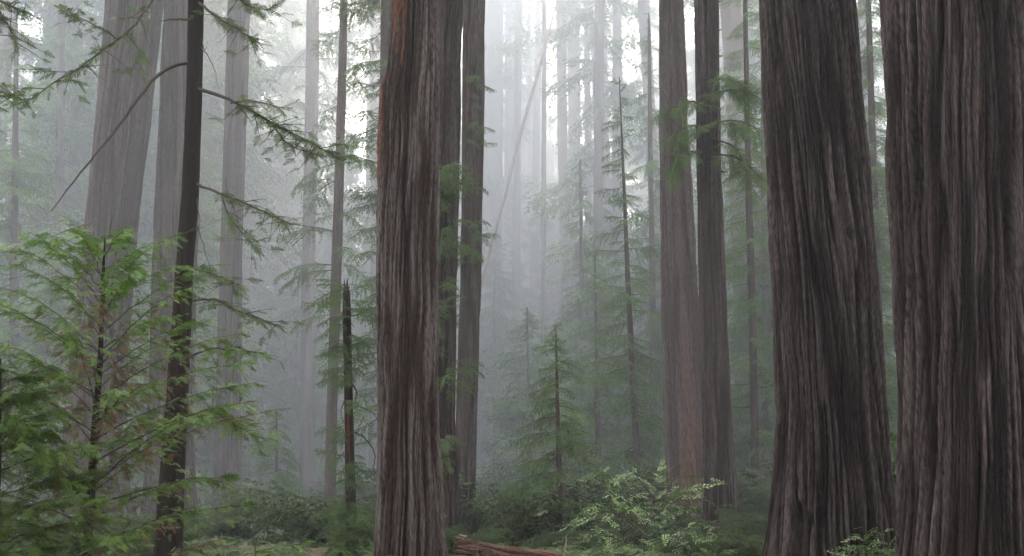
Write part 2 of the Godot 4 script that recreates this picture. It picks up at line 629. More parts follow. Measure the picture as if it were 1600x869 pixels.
const DARK_GREEN := Color(0.056, 0.090, 0.024)
const MID_GREEN := Color(0.064, 0.106, 0.022)
const FRESH_GREEN := Color(0.104, 0.188, 0.019)
const DEAD := Color(0.120, 0.058, 0.026)


func _ready() -> void:
	rng.seed = 20240607
	# ------------------------------------------------ camera
	var cam := Camera3D.new()
	cam.name = "camera"
	cam.position = EYE
	cam.rotation_degrees = Vector3(PITCH, 0, 0)
	cam.fov = rad_to_deg(2.0 * atan(434.5 / FOCAL))
	cam.far = 1200.0
	add_child(cam)
	# ------------------------------------------------ sky, sun, fog, exposure
	var sky_mat := ProceduralSkyMaterial.new()
	sky_mat.sky_top_color = Color(0.91, 0.93, 0.945)
	sky_mat.sky_horizon_color = Color(0.97, 0.968, 0.96)
	sky_mat.ground_bottom_color = Color(0.3, 0.28, 0.25)
	sky_mat.ground_horizon_color = Color(0.6, 0.6, 0.58)
	sky_mat.sun_angle_max = 60.0
	sky_mat.sun_curve = 0.2
	sky_mat.energy_multiplier = 1.0
	var env := Environment.new()
	env.background_mode = Environment.BG_SKY
	env.sky = Sky.new()
	env.sky.sky_material = sky_mat
	env.tonemap_mode = Environment.TONE_MAPPER_LINEAR
	env.tonemap_exposure = 16.0
	env.volumetric_fog_enabled = true
	env.volumetric_fog_density = 0.0009
	env.volumetric_fog_albedo = Color(0.965, 0.972, 1.0)
	env.volumetric_fog_anisotropy = 0.5
	env.sdfgi_enabled = true
	env.ssao_enabled = true
	env.ssil_enabled = true
	var world := WorldEnvironment.new()
	world.name = "world"
	world.environment = env
	add_child(world)
	var sun := DirectionalLight3D.new()
	sun.name = "sun"
	sun.light_energy = 1.6
	sun.light_color = Color(1.0, 0.96, 0.9)
	sun.light_angular_distance = 6.0
	sun.shadow_enabled = true
	sun.rotation_degrees = Vector3(-27.0, 180.0 - 0.7, 0)
	add_child(sun)

	for k in [[noise_a, 5], [noise_b, 6], [noise_c, 7]]:
		k[0].seed = k[1]
		k[0].frequency = 1.0
		k[0].noise_type = FastNoiseLite.TYPE_SIMPLEX_SMOOTH
		k[0].fractal_type = FastNoiseLite.FRACTAL_NONE
	make_materials()
	make_sprays()
	build_ground()
	build_big_trunks()
	build_slender_trees()
	build_far_forest()
	build_understory()
	build_sapling()
	build_shade_boughs()
	build_small_things()
	build_mist()


# ---------------------------------------------------------------- the ground
func build_ground() -> void:
	var st := SurfaceTool.new()
	st.begin(Mesh.PRIMITIVE_TRIANGLES)
	st.set_smooth_group(0)
	var nx := 110
	var nz := 110
	var p := func(i: int, j: int) -> Vector3:
		var fx := 2.0 * i / nx - 1.0
		var x := 150.0 * signf(fx) * pow(absf(fx), 1.6)
		var z := 50.0 - 210.0 * pow(float(j) / nz, 1.0)
		return Vector3(x, ground_y(x, z), z)
	for i in nx:
		for j in nz:
			var a: Vector3 = p.call(i, j)
			var b: Vector3 = p.call(i + 1, j)
			var c: Vector3 = p.call(i + 1, j + 1)
			var d: Vector3 = p.call(i, j + 1)
			for q in [a, b, c, a, c, d]:
				st.add_vertex(q)
	st.generate_normals()
	st.set_material(M.soil)
	var g := put("ground", st.commit(), self)
	tag(g, "brown forest floor of needle litter", "", "", "structure")


# ---------------------------------------------------------------- the thick trunks
func build_big_trunks() -> void:
	rng.seed = 4100
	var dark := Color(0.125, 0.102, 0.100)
	var dark_in_shade := Color(0.020, 0.013, 0.012)  # near-black brown, furrow shade included in the colour
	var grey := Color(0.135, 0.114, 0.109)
	var grey_in_shade := Color(0.048, 0.033, 0.029)
	var hi := func(f): return 3.4 * (1.0 - 0.55 * f)
	# the two giants
	var t := outlined("giant_redwood", "thickest dark redwood trunk with deep furrows, cut by the picture's edge", 19.0,
		[[-40, 1383, 1590], [0, 1389, 1592], [430, 1409, 1618], [650, 1416, 1636], [869, 1416, 1664], [1000, 1408, 1686]], 48.0, 640,
		{"amp": 0.17, "fx": 3.4, "fy": 0.085, "twist": 0.035, "seed": 1, "ridge": dark, "inner_and_shade": dark_in_shade, "flare": 0.12, "step": 0.08, "lobes": 0.025})
	crown(t, "crown", spray.mid, 17.0, 46.0, 120, hi, DARK_GREEN, 2.2)
	t = outlined("giant_redwood", "massive dark redwood trunk, second thickest, leafy green bush at its foot", 23.5,
		[[-40, 1188, 1324], [0, 1192, 1328], [200, 1199, 1345], [430, 1212, 1363], [650, 1219, 1377], [869, 1217, 1388], [1000, 1206, 1400]], 52.0, 580,
		{"amp": 0.15, "fx": 3.5, "fy": 0.085, "twist": -0.03, "seed": 2, "ridge": dark * 1.08, "inner_and_shade": dark_in_shade, "flare": 0.12, "step": 0.085, "lobes": 0.02,
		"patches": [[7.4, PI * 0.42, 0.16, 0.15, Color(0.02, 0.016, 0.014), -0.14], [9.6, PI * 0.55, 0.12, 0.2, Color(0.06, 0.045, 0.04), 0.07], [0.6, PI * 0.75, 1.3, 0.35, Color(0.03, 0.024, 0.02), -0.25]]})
	crown(t, "crown", spray.mid, 19.0, 50.0, 120, hi, DARK_GREEN, 2.2)
	# the three in the middle
	t = outlined("redwood_tree", "shaggy brown redwood trunk in the middle with peeled orange bark high up", 25.0,
		[[-40, 615, 678], [0, 613, 679], [60, 610, 680], [118, 606, 680], [135, 601, 680], [240, 598, 681], [400, 594, 679], [520, 593, 681], [680, 594, 684], [869, 589, 689], [960, 585, 694]], 50.0, 400,
		{"amp": 0.115, "fx": 3.6, "fy": 0.10, "twist": 0.05, "seed": 3, "ridge": Color(0.20, 0.175, 0.168), "inner_and_shade": Color(0.040, 0.026, 0.022), "flare": 0.1, "step": 0.085, "lobes": 0.05,
		"patches": [[14.0, PI * 0.72, 1.3, 0.2, Color(0.2, 0.085, 0.05), -0.02], [13.2, PI * 0.62, 0.9, 0.12, Color(0.2, 0.09, 0.055), -0.03], [10.5, PI * 0.93, 1.7, 0.2, Color(0.19, 0.085, 0.055), 0.05]]})
	crown(t, "crown", spray.mid, 18.5, 48.0, 60, hi, DARK_GREEN, 2.2)
	t = outlined("redwood_tree", "grey brown redwood trunk touching the shaggy middle trunk, tufts of green on it", 30.0,
		[[-40, 676, 722], [0, 676, 722], [200, 675, 719], [435, 672, 714], [650, 672, 711], [869, 672, 716], [940, 670, 718]], 50.0, 170,
		{"amp": 0.05, "fx": 3.6, "fy": 0.16, "twist": 0.02, "seed": 4, "ridge": grey * 0.8, "inner_and_shade": grey_in_shade * 0.8, "flare": 0.12, "step": 0.12})
	crown(t, "crown", spray.mid, 21.0, 48.0, 55, hi, DARK_GREEN, 2.2)
	for k in [[275, 0.25, 1.7], [290, 0.0, 1.6], [330, -0.5, 1.2], [375, 0.2, 1.5], [430, -0.7, 1.3], [455, 0.15, 1.2], [520, -0.2, 1.2], [590, 0.3, 1.2], [640, -0.6, 1.3], [700, 0.2, 1.3], [735, -0.4, 1.4], [770, -0.9, 1.3], [790, -0.2, 1.3]]:
		tuft(t, k[0], k[1], k[2])
	t = outlined("redwood_tree", "slim pale brown redwood trunk third of the middle cluster, edge against bright fog", 33.0,
		[[-40, 724, 757], [0, 724, 757], [200, 722, 756], [435, 719, 752], [650, 713, 745], [800, 710, 741], [869, 706, 744]], 50.0, 160,
		{"amp": 0.045, "fx": 3.8, "fy": 0.15, "twist": 0.01, "seed": 5, "ridge": grey, "inner_and_shade": grey_in_shade, "flare": 0.2, "step": 0.12})
	crown(t, "crown", spray.mid, 23.0, 48.0, 55, hi, DARK_GREEN, 2.2)
	for k in [[145, 0.1, 1.0], [215, 0.2, 0.9], [370, 0.3, 1.0], [395, -0.3, 1.0], [480, -1.0, 0.8]]:
		tuft(t, k[0], k[1], k[2])
	# the pair right of the glade
	t = outlined("redwood_tree", "reddish redwood trunk of the close pair, bark rubbed orange near its base", 35.0,
		[[-40, 1029, 1064], [0, 1030, 1065], [200, 1031, 1075], [435, 1035, 1090], [600, 1037, 1097], [730, 1040, 1110], [790, 1040, 1116]], 52.0, 210,
		{"amp": 0.07, "fx": 3.2, "fy": 0.10, "twist": 0.0, "seed": 6, "ridge": Color(0.16, 0.134, 0.129), "inner_and_shade": Color(0.075, 0.048, 0.043), "flare": 0.15, "step": 0.13,
		"patches": [[1.6, PI * 0.55, 2.6, 0.28, Color(0.135, 0.075, 0.048), 0.0], [4.2, PI * 0.48, 2.8, 0.35, Color(0.15, 0.085, 0.075), 0.0]]})
	crown(t, "crown", spray.mid, 24.0, 50.0, 110, hi, DARK_GREEN, 2.2)
	t = outlined("redwood_tree", "straight grey redwood trunk of the close pair with short broken branch stubs", 31.0,
		[[-40, 1085, 1120], [0, 1086, 1120], [200, 1089, 1124], [435, 1093, 1133], [600, 1097, 1140], [750, 1100, 1149], [850, 1098, 1156]], 50.0, 200,
		{"amp": 0.055, "fx": 3.5, "fy": 0.13, "twist": 0.015, "seed": 7, "ridge": grey * 0.85, "inner_and_shade": grey_in_shade * 0.85, "flare": 0.15, "step": 0.12})
	crown(t, "crown", spray.mid, 22.0, 48.0, 110, hi, DARK_GREEN, 2.2)
	for s in [[1118, 5, 1130, 2], [1120, 50, 1128, 47], [1121, 88, 1130, 88], [1128, 268, 1137, 270]]:
		limb(t, [[s[0] - 4, s[1], 31.0], [s[2], s[3] - 1, 30.8]], 0.05, spray.mid, 1.0, 0, 1.0, DARK_GREEN, "branch_stub")
	# foliage hung over the pair
	for b in [[[1105, 205, 30.6], [1080, 196, 30.0], [1048, 212, 29.6]], [[1100, 165, 30.6], [1075, 158, 30.0], [1046, 172, 29.6]], [[1095, 240, 30.6], [1072, 238, 30.0], [1055, 262, 29.7]],
		[[1112, 150, 30.6], [1150, 140, 30.0], [1198, 158, 29.5]], [[1112, 195, 30.6], [1150, 188, 29.8], [1206, 212, 29.2]], [[1112, 218, 30.6], [1150, 232, 30.2], [1174, 285, 29.8]],
		[[1114, 240, 30.6], [1155, 248, 29.8], [1200, 290, 29.2]], [[1110, 130, 30.6], [1132, 122, 30.2], [1165, 135, 29.8]]]:
		limb(t, b, 0.035, spray.mid, 0.12, 15, 0.34, MID_GREEN * 1.3, "branch", null, 0.3)
	# pale trunks on the other side
	t = outlined("redwood_tree", "broad pale redwood trunk leaning outward, seen over the bright green sapling", 37.0,
		[[-40, 176, 254], [0, 171, 251], [200, 152, 229], [370, 133, 211], [560, 112, 196], [720, 98, 192], [869, 84, 196]], 52.0, 240,
		{"amp": 0.075, "fx": 3.0, "fy": 0.10, "twist": 0.015, "seed": 8, "ridge": grey, "inner_and_shade": grey_in_shade, "flare": 0.2, "step": 0.13})
	crown(t, "crown", spray.mid, 24.0, 50.0, 110, hi, DARK_GREEN, 2.2)
	limb(t, [[150, 345, 36.0], [120, 355, 35.5], [65, 375, 35.0]], 0.04, spray.mid, 1.0, 0, 1.0, DARK_GREEN, "dead_branch")
	t = outlined("redwood_tree", "straight pale redwood trunk half hidden behind the thin black trunk", 38.0,
		[[-40, 258, 312], [0, 257, 312], [200, 251, 309], [435, 240, 302], [650, 232, 300], [869, 222, 303]], 52.0, 180,
		{"amp": 0.065, "fx": 3.0, "fy": 0.10, "twist": -0.01, "seed": 9, "ridge": grey * 0.95, "inner_and_shade": grey_in_shade, "flare": 0.18, "step": 0.13})
	crown(t, "crown", spray.mid, 25.0, 50.0, 110, hi, DARK_GREEN, 2.2)
	t = outlined("redwood_tree", "pale straight redwood trunk beside the open misty glade, ferny twigs before it", 43.0,
		[[-40, 360, 393], [0, 358, 390], [200, 351, 384], [400, 345, 378], [650, 337, 376], [840, 331, 376]], 54.0, 150,
		{"amp": 0.055, "fx": 3.0, "fy": 0.09, "twist": 0.0, "seed": 10, "ridge": grey, "inner_and_shade": grey_in_shade, "flare": 0.2, "step": 0.15})
	crown(t, "crown", spray.mid, 28.0, 52.0, 110, hi, DARK_GREEN, 2.2)


func tuft(t: Dictionary, py: float, side: float, size: float) -> void:
	# a spray of shoots straight out of the bark; side 0 faces the camera, + is to the east
	var p := at(800, py, t.far)
	var y: float = p.y - t.base.y
	var ax := on_axis(t, y)
	var a := PI * 0.5 - side * 1.9
	var out := Vector3(cos(a), 0, sin(a))
	var placed := []
	var tints := []
	for i in 9:
		var aa := a + rf(-0.9, 0.9)
		placed.append(pose(ax[0] + out * ax[1] * 0.95 + Vector3(0, rf(-0.5, 0.5), 0), -aa, rf(-0.7, 0.25), size / 2.2 * rf(0.3, 0.95), rf(-0.5, 0.5)))
		tints.append(tint(MID_GREEN))
	scatter("foliage", spray.mid[rng.randi() % 3], placed, tints, t.root)


# ---------------------------------------------------------------- slim trees near and far
func build_slender_trees() -> void:
	rng.seed = 4101
	var black := {"amp": 0.012, "fx": 5.0, "fy": 0.35, "twist": 0.02, "seed": 20, "ridge": Color(0.032, 0.027, 0.026), "inner_and_shade": Color(0.02, 0.015, 0.013), "flare": 0.3, "flare_h": 0.5, "step": 0.14, "lobes": 0.06}
	var brown := {"amp": 0.014, "fx": 5.0, "fy": 0.3, "twist": 0.02, "seed": 21, "ridge": Color(0.12, 0.095, 0.085), "inner_and_shade": Color(0.075, 0.05, 0.04), "flare": 0.3, "flare_h": 0.5, "step": 0.16, "lobes": 0.06}
	var thin := func(f): return 2.4 * (1.0 - 0.6 * f)
	var groups := "slim trunks between the giants"
	# the thin black tree with the long bare branch
	var t := outlined("slim_tree", "thin black trunk with a long bare branch drooping across paler trunks", 21.0,
		[[-40, 297, 320], [0, 295, 318], [150, 292, 315], [300, 285, 310], [435, 274, 301], [600, 262, 294], [760, 249, 287], [869, 240, 284]], 26.0, 64, black, groups)
	limb(t, [[294, 97, 20.9], [265, 104, 20.7], [232, 132, 20.4], [180, 203, 20.0], [128, 268, 19.6], [79, 330, 19.3]], 0.045, spray.fine, 1.0, 0, 1.0, MID_GREEN, "bare_branch")
	limb(t, [[297, 31, 20.9], [270, 30, 20.8], [250, 34, 20.7]], 0.03, spray.fine, 1.0, 0, 1.0, MID_GREEN, "bare_branch")
	limb(t, [[300, -80, 20.9], [262, -40, 20.4], [236, 2, 19.9], [205, 45, 19.4], [160, 78, 19.1], [122, 108, 18.9], [84, 128, 18.7], [48, 156, 18.5], [14, 148, 18.3]], 0.04, spray.fine, 0.35, 64, 0.66, MID_GREEN)
	limb(t, [[182, 60, 19.2], [150, 40, 19.0], [95, 15, 18.8]], 0.015, spray.fine, 0.1, 26, 0.62, MID_GREEN)
	limb(t, [[150, 85, 19.2], [125, 108, 19.0], [70, 112, 18.8]], 0.015, spray.fine, 0.3, 10, 0.7, MID_GREEN)
	limb(t, [[200, 50, 19.3], [215, 75, 19.1], [222, 110, 19.0]], 0.013, spray.fine, 0.5, 8, 0.7, MID_GREEN)
	# boughs on the other side
	limb(t, [[312, 141, 20.9], [345, 150, 20.6], [390, 172, 20.2], [430, 196, 19.9], [475, 218, 19.6], [528, 248, 19.3]], 0.045, spray.fine, 0.28, 90, 0.66, MID_GREEN)
	limb(t, [[360, 160, 20.4], [395, 158, 20.0], [450, 172, 19.6]], 0.02, spray.fine, 0.2, 22, 0.62, MID_GREEN)
	limb(t, [[430, 198, 19.9], [450, 225, 19.7], [490, 240, 19.5]], 0.02, spray.fine, 0.1, 18, 0.62, MID_GREEN)
	limb(t, [[308, 288, 20.9], [340, 301, 20.5], [385, 318, 20.1], [420, 335, 19.8], [455, 352, 19.5]], 0.036, spray.fine, 0.25, 60, 0.62, MID_GREEN)
	limb(t, [[345, 302, 20.4], [362, 345, 20.1], [405, 392, 19.8]], 0.018, spray.fine, 0.2, 22, 0.75, MID_GREEN)
	limb(t, [[312, 5, 20.9], [335, 25, 20.5], [365, 42, 20.1], [410, 70, 19.7]], 0.034, spray.fine, 0.2, 40, 0.62, MID_GREEN)
	limb(t, [[313, -45, 20.9], [345, -30, 20.4], [385, 8, 20.0], [425, 15, 19.6]], 0.034, spray.fine, 0.2, 48, 0.66, MID_GREEN)
	limb(t, [[314, 60, 20.9], [320, 80, 20.8], [324, 64, 20.7]], 0.014, spray.fine, 1.0, 0, 1.0, MID_GREEN, "dead_twig")
	limb(t, [[314, 72, 20.8], [332, 100, 20.6], [341, 140, 20.4]], 0.014, spray.fine, 1.0, 0, 1.0, MID_GREEN, "dead_twig")
	limb(t, [[306, 345, 20.8], [318, 385, 20.6], [332, 432, 20.4]], 0.014, spray.fine, 1.0, 0, 1.0, MID_GREEN, "dead_twig")
	limb(t, [[307, 310, 20.8], [312, 350, 20.5], [308, 400, 20.3]], 0.012, spray.fine, 1.0, 0, 1.0, MID_GREEN, "dead_twig")
	limb(t, [[300, 470, 20.8], [335, 468, 20.4], [370, 485, 20.0], [410, 500, 19.7], [438, 510, 19.5]], 0.03, spray.fine, 0.25, 50, 0.62, MID_GREEN)
	limb(t, [[292, 560, 20.8], [330, 545, 20.4], [372, 548, 20.0], [412, 552, 19.7]], 0.028, spray.fine, 0.2, 44, 0.8, FRESH_GREEN * 0.8)
	limb(t, [[286, 660, 20.8], [325, 640, 20.4], [375, 668, 20.0], [420, 690, 19.7]], 0.028, spray.fine, 0.2, 40, 0.8, FRESH_GREEN * 0.75)
	limb(t, [[302, 420, 20.8], [335, 430, 20.4], [375, 445, 20.0]], 0.024, spray.fine, 0.2, 28, 0.75, MID_GREEN)
	# an overhanging bough in the top corner, from a tree beyond the frame
	t = outlined("slim_tree", "slim tree by the border whose dark leafy bough hangs into the top corner", 17.0,
		[[-200, -135, -105], [869, -160, -120]], 24.0, 40, black, groups)
	limb(t, [[-122, -60, 16.9], [-40, -20, 16.4], [10, 5, 16.1], [40, 22, 15.9]], 0.04, spray.fine, 0.35, 44, 0.62, DARK_GREEN)
	limb(t, [[-122, -20, 16.9], [-30, 12, 16.4], [12, 40, 16.1], [25, 72, 15.9]], 0.035, spray.fine, 0.4, 40, 0.62, DARK_GREEN)
	limb(t, [[-122, 120, 16.9], [-50, 130, 16.4], [-5, 150, 16.1], [22, 146, 15.9]], 0.03, spray.fine, 0.5, 16, 0.7, DARK_GREEN)

	# slim misty trunks of the glade
	t = outlined("slim_tree", "faint straight trunk in the misty glade, thicker of the two there", 57.0,
		[[-40, 479, 499], [0, 479, 498], [200, 476, 496], [435, 472, 492], [650, 470, 492], [785, 467, 494]], 50.0, 60, brown.merged({"seed": 22, "amp": 0.022, "ridge": Color(0.17, 0.14, 0.13)}, true), groups)
	crown(t, "crown", spray.mid, 9.0, 46.0, 120, func(f): return 3.6 * (1.0 - 0.5 * f), DARK_GREEN, 2.2, -0.15, 0.15)
	t = outlined("slim_tree", "thin leaning trunk in the misty glade with drooping twigs all along", 39.0,
		[[-40, 534, 544], [0, 532, 543], [200, 526, 539], [435, 517, 533], [650, 510, 527], [850, 504, 524]], 34.0, 48, brown.merged({"seed": 23}, true), groups)
	crown(t, "foliage", spray.mid, 6.0, 32.0, 95, func(f): return 2.3 * (1.0 - 0.55 * f), MID_GREEN, 2.2, -0.2, 0.1)
	# the broken snag
	t = outlined("dead_snag", "dark broken off snag with crooked bare branches and a rusty streak", 27.0,
		[[455, 536, 546], [480, 535, 548], [600, 537, 550], [700, 539, 553], [869, 541, 559]], 0.0, 60, black.merged({"seed": 24, "ridge": Color(0.055, 0.044, 0.04), "patches": [[2.9, PI * 0.5, 0.9, 0.06, Color(0.15, 0.06, 0.028), 0.0], [6.2, PI * 0.55, 0.3, 0.05, Color(0.14, 0.07, 0.04), 0.0]]}, true), groups)
	var crown_tip := Soup.new()
	for k in 5:
		var a := TAU * k / 5.0
		var b := on_axis(t, t.height)
		var e: Vector3 = b[0] + Vector3(cos(a), 0, sin(a)) * b[1] * 0.55 - Vector3(0, 0.15, 0)
		crown_tip.tube([e, e + Vector3(0.0, 0.2, 0), e + Vector3(cos(a) * 0.03, 0.3 + 0.22 * absf(sin(k * 2.1)), 0)], [0.05, 0.035, 0.004], 4)
	put("splintered_top", crown_tip.into(ArrayMesh.new(), M.wood), t.root)
	limb(t, [[549, 600, 26.9], [557, 612, 26.7], [556, 632, 26.5], [575, 640, 26.4], [588, 652, 26.3], [592, 668, 26.2]], 0.028, spray.mid, 1.0, 0, 1.0, MID_GREEN, "crooked_branch")
	limb(t, [[550, 675, 26.9], [564, 680, 26.7], [578, 695, 26.5], [586, 710, 26.4], [583, 735, 26.3], [590, 742, 26.2]], 0.028, spray.mid, 1.0, 0, 1.0, MID_GREEN, "crooked_branch")
	limb(t, [[540, 625, 26.9], [533, 640, 26.8], [535, 660, 26.7]], 0.02, spray.mid, 1.0, 0, 1.0, MID_GREEN, "crooked_branch")
	limb(t, [[548, 493, 26.9], [565, 490, 26.7], [590, 470, 26.5]], 0.02, spray.mid, 0.3, 8, 0.35, MID_GREEN)
	for k in [[470, -0.4, 1.2], [520, -0.2, 1.0], [545, 0.3, 1.3], [560, -0.5, 1.0], [610, 0.2, 0.9], [690, -0.5, 1.0], [720, 0.3, 1.0], [760, 0.1, 1.3], [800, -0.4, 1.2], [820, 0.4, 1.4]]:
		tuft(t, k[0], k[1], k[2])
	# leafy tree between snag and shaggy trunk
	t = outlined("leafy_conifer", "green conifer full of hanging sprays close beside the shaggy middle trunk", 36.0,
		[[-40, 596, 610], [300, 592, 608], [600, 590, 608], [869, 588, 610]], 30.0, 40, brown.merged({"seed": 25}, true), groups)
	crown(t, "foliage", spray.mid, 3.0, 28.0, 260, func(f): return 1.9 + 0.3 * sin(f * 20.0), MID_GREEN, 2.2, -0.25, 0.1)

	# the dead pole leaning in the glade
	t = outlined("dead_pole", "thin pale dead pole leaning across the brightest fog", 58.0,
		[[20, 864, 867], [60, 853, 857], [100, 842, 847], [170, 822, 827], [240, 802, 807], [300, 788, 793], [470, 742, 748]], 0.0, 20, brown.merged({"seed": 26, "ridge": Color(0.3, 0.27, 0.26), "inner_and_shade": Color(0.2, 0.17, 0.16), "amp": 0.01}, true), groups)
	# faint trunks behind the glade
	var far_trunks := [
		["far_trunk", "faint dark trunk in the brightest fog, nearest the glade's centre", 72.0, [[-40, 868, 884], [200, 871, 886], [435, 877, 893], [700, 880, 898]], 0],
		["far_trunk", "ghostly pale trunk close beside the faint dark one in bright fog", 82.0, [[-40, 884, 904], [200, 888, 907], [435, 890, 908], [700, 892, 912]], 0],
		["far_trunk", "faint grey trunk low in the fog just past the middle cluster", 78.0, [[-40, 762, 788], [300, 760, 786], [560, 754, 782], [760, 750, 781]], 0],
		["far_trunk", "very faint narrow trunk beside the faint grey one past the middle cluster", 90.0, [[-40, 790, 806], [300, 788, 805], [560, 783, 801], [740, 780, 800]], 0],
		["far_trunk", "faint trunk in the fog behind the leafy conifer by the middle trunk", 68.0, [[-40, 578, 598], [260, 580, 600], [600, 578, 600], [760, 576, 602]], 0],
		["far_trunk", "faint leaning trunk behind the reddish trunk of the pair", 62.0, [[-40, 993, 1012], [0, 996, 1014], [200, 1008, 1026], [435, 1020, 1040], [700, 1032, 1054]], 1],
		["far_trunk", "pale trunk rising just behind the grey trunk of the pair", 52.0, [[-40, 1123, 1155], [0, 1125, 1158], [140, 1134, 1166], [435, 1146, 1178], [760, 1150, 1184]], 1],
		["far_trunk", "thin dark trunk in the brightest fog under the dead pole", 74.0, [[-40, 806, 816], [435, 800, 812], [760, 797, 811]], 0],
		["far_trunk", "hair thin trunk in bright fog between dead pole and faint dark trunk", 66.0, [[-40, 848, 854], [435, 845, 853], [760, 843, 852]], 0],
		["far_trunk", "thin hazy trunk just past the ghostly pale one", 78.0, [[-40, 912, 922], [435, 914, 926], [760, 916, 930]], 0],
		["far_trunk", "hazy leaning trunk above the short soft conifer", 86.0, [[-40, 838, 848], [435, 828, 840], [760, 820, 834]], 0],
		["far_trunk", "hazy trunk rising behind the tall green conifer's tip", 70.0, [[-40, 958, 972], [435, 956, 972], [760, 954, 974]], 0],
		["far_trunk", "dim grey trunk in the dark forest outside the broad pale trunk", 70.0, [[-40, 70, 92], [300, 62, 86], [700, 52, 80]], 1],
		["far_trunk", "thin dim trunk between the broad pale trunk and the border", 58.0, [[-40, 118, 130], [300, 108, 122], [700, 96, 112]], 1],
		["far_trunk", "pale slim trunk in the fog between the two straight pale trunks", 64.0, [[-40, 330, 348], [200, 326, 344], [435, 320, 338], [780, 312, 334]], 1],
		["far_trunk", "faint trunk low in the glade between the two slim ones", 84.0, [[-40, 448, 462], [400, 442, 456], [740, 436, 452]], 0],
		["far_trunk", "dim trunk behind the young conifers, in front of the dark hollow", 60.0, [[-40, 930, 944], [400, 926, 942], [760, 922, 942]], 1],
	]
	for k in far_trunks:
		t = outlined(k[0], k[1], k[2], k[3], 56.0, 40, brown.merged({"seed": 30 + k[2], "amp": 0.03, "fx": 2.6, "ridge": Color(0.10, 0.085, 0.082), "step": 0.4}, true), "faint trunks deep in the fog")
		if k[4] == 1:
			crown(t, "crown", spray.far, 8.0, 54.0, 110, func(f): return 4.2 * (1.0 - 0.5 * f), DARK_GREEN, 2.6, -0.2, 0.2)
		else:
			crown(t, "crown", spray.far, 30.0, 54.0, 32, func(f): return 3.6 * (1.0 - 0.5 * f), DARK_GREEN, 2.6, -0.2, 0.3)

	# young conifers in the middle distance
	var young := [
		["young conifer with thin dark stem and grey dead lower branches, short top in fog", 31.0, [[508, 868, 869], [600, 868, 873], [720, 869, 878], [860, 878, 890]], 1.6, 100, 505.0, 1],
		["tall green conifer with dark stem between glade and trunk pair", 38.0, [[120, 967, 968], [300, 973, 978], [435, 977, 985], [600, 984, 995], [740, 991, 1003]], 1.9, 150, 115.0, 0],
		["slim dark stemmed conifer between the trunk pair and the massive trunk", 37.0, [[-40, 1160, 1167], [300, 1165, 1175], [500, 1170, 1181], [690, 1173, 1186], [860, 1174, 1190]], 1.5, 210, -300.0, 0],
		["dense drooping conifer behind the gap beside the massive trunk", 43.0, [[-40, 1188, 1196], [435, 1190, 1202], [830, 1192, 1208]], 2.4, 230, -300.0, 0],
		["broad green conifer just outside the reddish trunk of the pair", 47.0, [[60, 1012, 1017], [435, 1014, 1024], [800, 1014, 1028]], 2.4, 150, 20.0, 0],
		["green conifer with drooping tip in front of the faint glade trunks", 53.0, [[250, 905, 909], [500, 906, 914], [780, 906, 918]], 2.4, 130, 230.0, 0],
		["narrow conifer seen through the slit between the two giants", 36.0, [[-40, 1352, 1360], [200, 1358, 1368], [435, 1364, 1377], [700, 1368, 1384], [869, 1370, 1390]], 1.7, 420, -300.0, 0],
		["bushy young conifer low in the fog left of the dark stemmed one", 44.0, [[400, 928, 931], [600, 930, 937], [800, 930, 942]], 2.6, 150, 395.0, 0],
		["short soft young conifer at the glade's edge below the dead pole", 50.0, [[480, 822, 825], [650, 824, 830], [800, 825, 834]], 2.2, 110, 470.0, 1],
		["thin young conifer with bare stem low in the misty glade", 40.0, [[640, 431, 433], [760, 430, 435], [860, 429, 436]], 1.3, 60, 630.0, 1],
		["dim conifer behind the sapling at the border", 45.0, [[60, 22, 28], [435, 16, 28], [830, 8, 30]], 3.0, 200, 20.0, 0],
		["dim bushy conifer behind the broad pale trunk", 52.0, [[-40, 92, 102], [435, 84, 98], [800, 78, 98]], 3.2, 200, -100.0, 0],
	]
	for k in young:
		t = outlined("young_conifer", k[0], k[1], k[2], at(800, k[5], k[1]).y, 28, brown.merged({"seed": 40 + k[1], "amp": 0.008, "step": 0.2}, true), "young conifers under the giants")
		var w: float = k[3]
		crown(t, "foliage", spray.mid if k[1] < 48.0 else spray.far, t.height * (0.3 if k[6] == 1 else 0.1), t.height * 0.995, k[4], func(f): return w * (0.95 * pow(1.0 - f, 0.7) + 0.16), MID_GREEN * 1.2, 2.2 if k[1] < 48.0 else 2.6, -0.25, 0.3)
		leader(t, spray.mid, MID_GREEN * 1.1, 0.22)
		for j in 14:
			var y: float = t.height * rf(0.1, 0.55)
			var ax := on_axis(t, y)
			var a := rf(0, TAU)
			var o := Vector3(cos(a), 0, sin(a))
			limb_local(t, [ax[0], ax[0] + o * w * 0.35 - Vector3(0, 0.06, 0), ax[0] + o * w * rf(0.6, 0.9) - Vector3(0, rf(0.2, 0.5), 0)], 0.016, spray.mid, 1.0, 0, 1.0, DEAD, "dead_branch")


